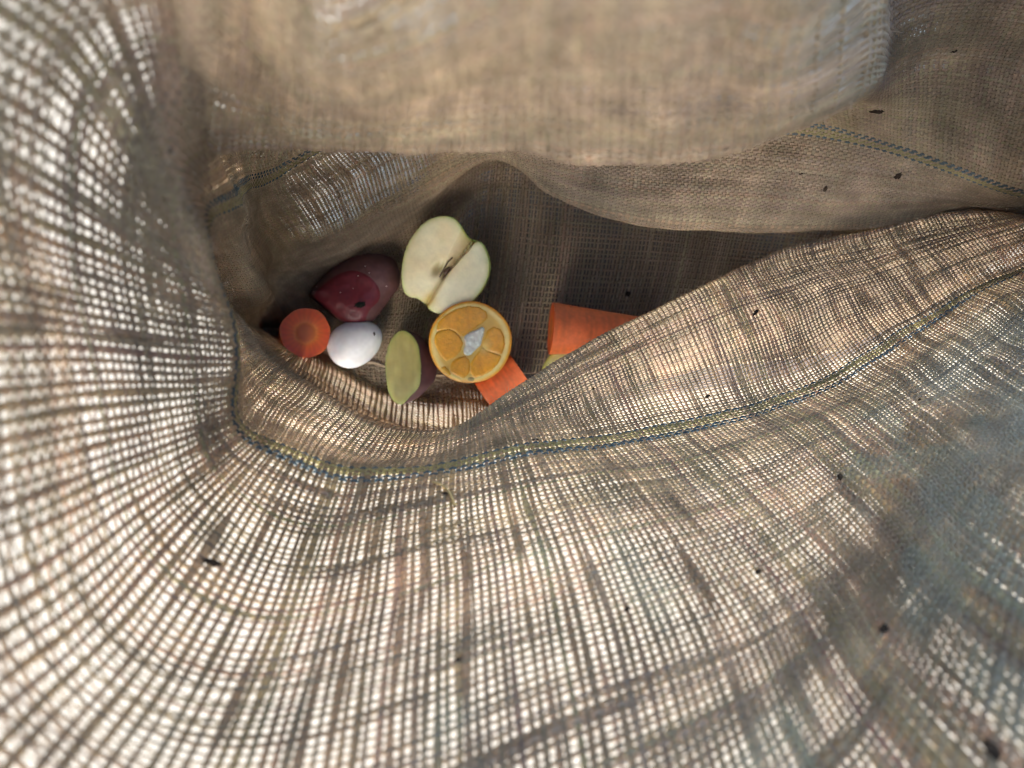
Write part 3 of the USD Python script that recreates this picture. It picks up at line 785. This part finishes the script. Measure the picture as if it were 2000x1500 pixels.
part('smooth_face', (put(np.column_stack([p2, zs + np.interp(d2, [0, 0.002], [-0.0002, 0.0007])]), M0), t2), face_m, root, col=np.array([0.060, 0.006, 0.011]) * (1 - wine) + np.array([0.10, 0.012, 0.016]) * wine, shift=bP)
q = np.array([(717 - cP[0]), -(608 - cP[1])]) * S_(0.59)
zq = float(LinearNDInterpolator(p2, zs)(q[None])[0]) + 0.001
s3 = trimesh.creation.icosphere(3, 1.0)
sv = s3.vertices + lumpy(np.array(s3.vertices), 0.9, 2.4, 4)
part('dark_spot', (put(sv * np.array([0.0038, 0.0020, 0.0007]) + np.array([*q, zq]), M0), s3.faces), solid('black_spot', (0.006, 0.007, 0.006), 0.9, (0.014, 0.015, 0.011), scale=500, spec=0.05), root, shift=bP)
grit = solid('pale_grit', (0.45, 0.36, 0.33), 0.7, scale=100)
for x, y, r in ((1208, 305, .0011), (1258, 385, .0009), (1128, 420, .0008), (1450, 535, .0011), (918, 612, .0009), (1065, 565, .0006), (630, 540, .0008), (596, 592, .0006)):
    q = np.array([(530 + x / 6 - cP[0]), -(480 + y / 6 - cP[1])]) * S_(0.59)
    zz = LinearNDInterpolator(p, zt)(q[None])[0]
    if not np.isnan(zz):
        part('pale_grit', (put(s2.vertices * np.array([r, r * 0.7, r * 0.4]) * 0.5 + np.array([*q, zz + 0.0010]), M0), s2.faces), grit, root, shift=bP)

# ---- half of a purple skinned potato, yellow cut face turned to the left
pf = np.array([(365, 150), (470, 210), (540, 320), (562, 430), (580, 560), (576, 750), (555, 860), (450, 960), (385, 1040), (330, 1075), (230, 1020), (170, 880), (140, 650), (150, 450), (200, 280), (285, 180)], float)
pf = np.column_stack([730 + pf[:, 0] / 6.25, 620 + pf[:, 1] / 6.25])
cQ = np.array([787.0, 715.0])
nQ = np.array([-0.62, 0.0, 0.78])
zQ = 0.030
dQ = H - zQ
MQ = frame(cQ[0], cQ[1], zQ, right=(1, 0, 0), normal=nQ)
# project the outline seen in the picture onto the cut plane
o = W(0, 0, 0) * 0 + np.array([0, 0, H])
loc2 = []
for x, y in pf:
    dr = W(x, y, 1.0) - o
    tt = ((MQ[:3, 3] - o) @ MQ[:3, 2]) / (dr @ MQ[:3, 2])
    w = o + dr * tt - MQ[:3, 3]
    loc2.append((w @ MQ[:3, 0], w @ MQ[:3, 1]))
ql = resample(chaikin(loc2, 2), 100)
if not shapely.Polygon(ql).exterior.is_ccw:
    ql = ql[::-1]
bQ = W(cQ[0], cQ[1], H)
pot = thing('potato_half', 'halved purple skinned potato with its yellow cut face showing, left of the orange', 'potato', bQ)
p, t, d = fill(ql, 0.0011)
z = 0.0008 * (1 - np.exp(-d / 0.0015)) + lumpy(np.column_stack([p, 0 * d]), 0.0005, 160, 6)[:, 0]
col = ramp3(np.clip(d / 0.006, 0, 1), [(0, (0.30, 0.30, 0.08)), (0.15, (0.38, 0.36, 0.10)), (0.5, (0.43, 0.37, 0.115)), (1, (0.40, 0.33, 0.105))])
col = 0.56 * (1 + 0.22 * np.clip(np.asarray(meshkit.noise(np.column_stack([p[:, 0] * 420, p[:, 1] * 60, 0 * d]), 3)).reshape(-1, 1), -1, 1)) * col * (1 + 0.25 * lumpy(np.column_stack([p, 0 * d]), 1.0, 150, 21))
part('cut_face', (put(np.column_stack([p, z]), MQ), t), flesh_m, pot, col=col, shift=bQ)
v, f = half_body(ql, 0.031, 16)
e = v[:, 2] < -1e-6
v = v + np.column_stack([lumpy(v, 0.0008, 80, k) for k in (15, 16, 17)]) * e[:, None]
vw = put(v, MQ); vw[:, 2] = np.maximum(vw[:, 2], FLOOR)
dust = np.clip(0.45 + 1.3 * lumpy(v, 1.0, 150, 22), 0, 1)
part('skin', (vw, f), skin_m, pot, col=np.array([0.040, 0.010, 0.016]) * (1 - dust) + np.array([0.075, 0.032, 0.032]) * dust, shift=bQ)

# ---- yellow green wedge, only its tip seen between the carrot and the fold
cY = W(1122, 712, H - 0.016)
bY = np.array([cY[0], cY[1], 0])
wedge = thing('fruit_wedge', 'yellow green wedge of fruit, only its tip showing below the tapering carrot', 'fruit slice', bY)
th = np.linspace(0, 1, 40)
L_, wd = 0.036, 0.0085
outl = np.vstack([np.column_stack([(th - 0.5) * L_, wd * np.sin(th * np.pi) ** 0.8]), np.column_stack([(0.5 - th[1:-1]) * L_, -wd * 0.75 * np.sin(th[1:-1] * np.pi) ** 0.8])])
outl = resample(outl, 90)
if not shapely.Polygon(outl).exterior.is_ccw:
    outl = outl[::-1]
MY = frame(1096, 704, 0.021, right=(0.86, 0.50, 0.0), normal=(0.1, 0.25, 1))
p, t, d = fill(outl, 0.001)
z = 0.0008 * (1 - np.exp(-d / 0.001))
part('cut_face', (put(np.column_stack([p, z]), MY), t), flesh_m, wedge, col=ramp3(np.clip(d / 0.003, 0, 1), [(0, (0.50, 0.50, 0.07)), (0.4, (0.62, 0.58, 0.14)), (1, (0.66, 0.60, 0.22))]), shift=bY)
v, f = half_body(outl, 0.014, 10)
vw = put(v, MY); vw[:, 2] = np.maximum(vw[:, 2], FLOOR)
part('peel', (vw, f), skin_m, wedge, col=np.tile([0.42, 0.46, 0.06], (len(v), 1)), shift=bY)

# ------------------------------------------------------------------ dark crumbs of bark and soil stuck on the cloth
Cp = C.reshape(-1, 3)
pxp = np.column_stack([1000 + Cp[:, 0] / (H - Cp[:, 2]) * F, 750 - Cp[:, 1] / (H - Cp[:, 2]) * F])
dep = H - Cp[:, 2]


def crumb(px, py, size, label, category='crumb', name='dirt_crumb', stretch=2.2, ang=0.4, mat=dirt_m, flat=0.9):
    near = np.hypot(pxp[:, 0] - px, pxp[:, 1] - py) + np.where(dep < 0.05, 1e6, 0)
    cand = np.argsort(near)[:60]
    cand = cand[near[cand] < max(14, near[cand[0]] + 8)]
    kk = cand[np.argmin(dep[cand])]
    pos, nn, tu = Cp[kk], CN.reshape(-1, 3)[kk], Tu.reshape(-1, 3)[kk]
    view = np.array([0, 0, H]) - pos
    if nn @ view < 0:
        nn = -nn
    seed = int(px * 7 + py)
    ico = trimesh.creation.icosphere(2, 1.0)
    vv = np.array(ico.vertices) * np.exp(0.16 * np.random.default_rng(seed).standard_normal((len(ico.vertices), 1)))
    vv = vv * (1 + 0.8 * lumpy(vv, 1.0, 1.5, seed % 97) + 0.6 * lumpy(vv, 1.0, 3.5, seed % 89))
    r = 0.37 * size * dep[kk] / F
    tv = np.cross(nn, tu); tv /= np.linalg.norm(tv)
    d1 = tu * math.cos(ang) + tv * math.sin(ang)
    d2 = np.cross(nn, d1)
    vv = vv[:, :1] * d1 * r * stretch ** 0.5 + vv[:, 1:2] * d2 * r / stretch ** 0.5 + vv[:, 2:] * nn * r * flat / stretch ** 0.5
    th_ = UsdGeom.Mesh.Get(stage, usdkit.mesh(stage, path_of(name), trimesh.Trimesh(vv + pos + nn * (0.0003 + r * 0.1), ico.faces, process=False), mat, smooth=15).GetPath()).GetPrim()
    return tag(th_, label, category)


crumb(863, 956, 8, 'black seed-like crumb just below the stripe, left of centre', stretch=1.9, ang=-0.5)
crumb(412, 1090, 17, 'large blurred dark bark chip at lower left of the cloth', stretch=2.6)
crumb(1642, 925, 14, 'slanting dark bark sliver near the right bulge of the cloth', stretch=3.2, ang=0.6)
crumb(1478, 1106, 11, 'dark ragged crumb right of centre below the bark sliver')
crumb(1480, 603, 9, 'slim dark chip on the shaded slope beneath the upper fold', stretch=3.0, ang=0.5)
crumb(1232, 566, 8, 'round black crumb on the sack floor above the tapering carrot', stretch=1.2)
crumb(1716, 228, 17, 'long dark twig bit beside the right end of the top fold', stretch=6.0, ang=0.05)
crumb(1748, 356, 10, 'pair-like black crumb under the shaded stripe at upper right', stretch=1.6, ang=0.8)
crumb(1612, 378, 7, 'small brown crumb on the lower back fold', stretch=1.8, ang=1.3)
crumb(1425, 299, 7, 'tiny dark sliver on the lower lip of the top fold', stretch=3.0)
crumb(400, 383, 9, 'dark bit of bark by the left crease above the stripe', stretch=2.5)
crumb(332, 292, 7, 'blurred black speck at the head of the left crease', stretch=1.6)
crumb(895, 1282, 9, 'round black speck low in the middle of the bright cloth', stretch=1.2)
crumb(1384, 763, 8, 'thin black sliver above the stripe at centre right', stretch=3.4, ang=0.5)
crumb(1042, 849, 7, 'black sliver lying along the stripe near the ridge', stretch=3.4, ang=0.0)
crumb(1158, 752, 5, 'tiny black speck on the ridge below the tapering carrot', stretch=1.8)
crumb(1235, 1185, 10, 'dark smudge-like crumb in the middle of the faded print', stretch=1.8)
crumb(1930, 1455, 26, 'big blurred dark chip in the lower right corner', stretch=2.0, ang=0.6)
crumb(1730, 1222, 16, 'blurred dark crumb on the right bulge near its dark fold', stretch=1.4)
crumb(1570, 350, 4, 'faint dark speck at the top of the lower back fold')
crumb(1868, 110, 6, 'small dark fleck high on the shaded back wall')
crumb(1795, 772, 4, 'faint dark fleck on the bluish right slope')

straw = solid('straw', (0.50, 0.33, 0.13), 0.8, (0.40, 0.26, 0.10), scale=200)
sp = []
for x, y in ((842, 950), (856, 953), (870, 962), (878, 972), (884, 985), (888, 1000)):
    near = np.hypot(pxp[:, 0] - x, pxp[:, 1] - y)
    kk = int(np.argmin(near))
    nn = CN.reshape(-1, 3)[kk]
    if nn @ (np.array([0, 0, H]) - Cp[kk]) < 0:
        nn = -nn
    sp.append(W(x, y, dep[kk]) + nn * 0.0016)
sp = np.array(sp)
sp = np.stack([np.interp(np.linspace(0, 5, 30), np.arange(6), sp[:, k]) for k in range(3)], 1)
sp = gaussian_filter1d(sp, 2, axis=0, mode='nearest')
st = usdkit.mesh(stage, path_of('straw'), sweep(sp, 0.00042), straw, smooth=60).GetPrim()
tag(st, 'thin curved tan straw on the cloth below the stripe by the black crumb', 'straw')
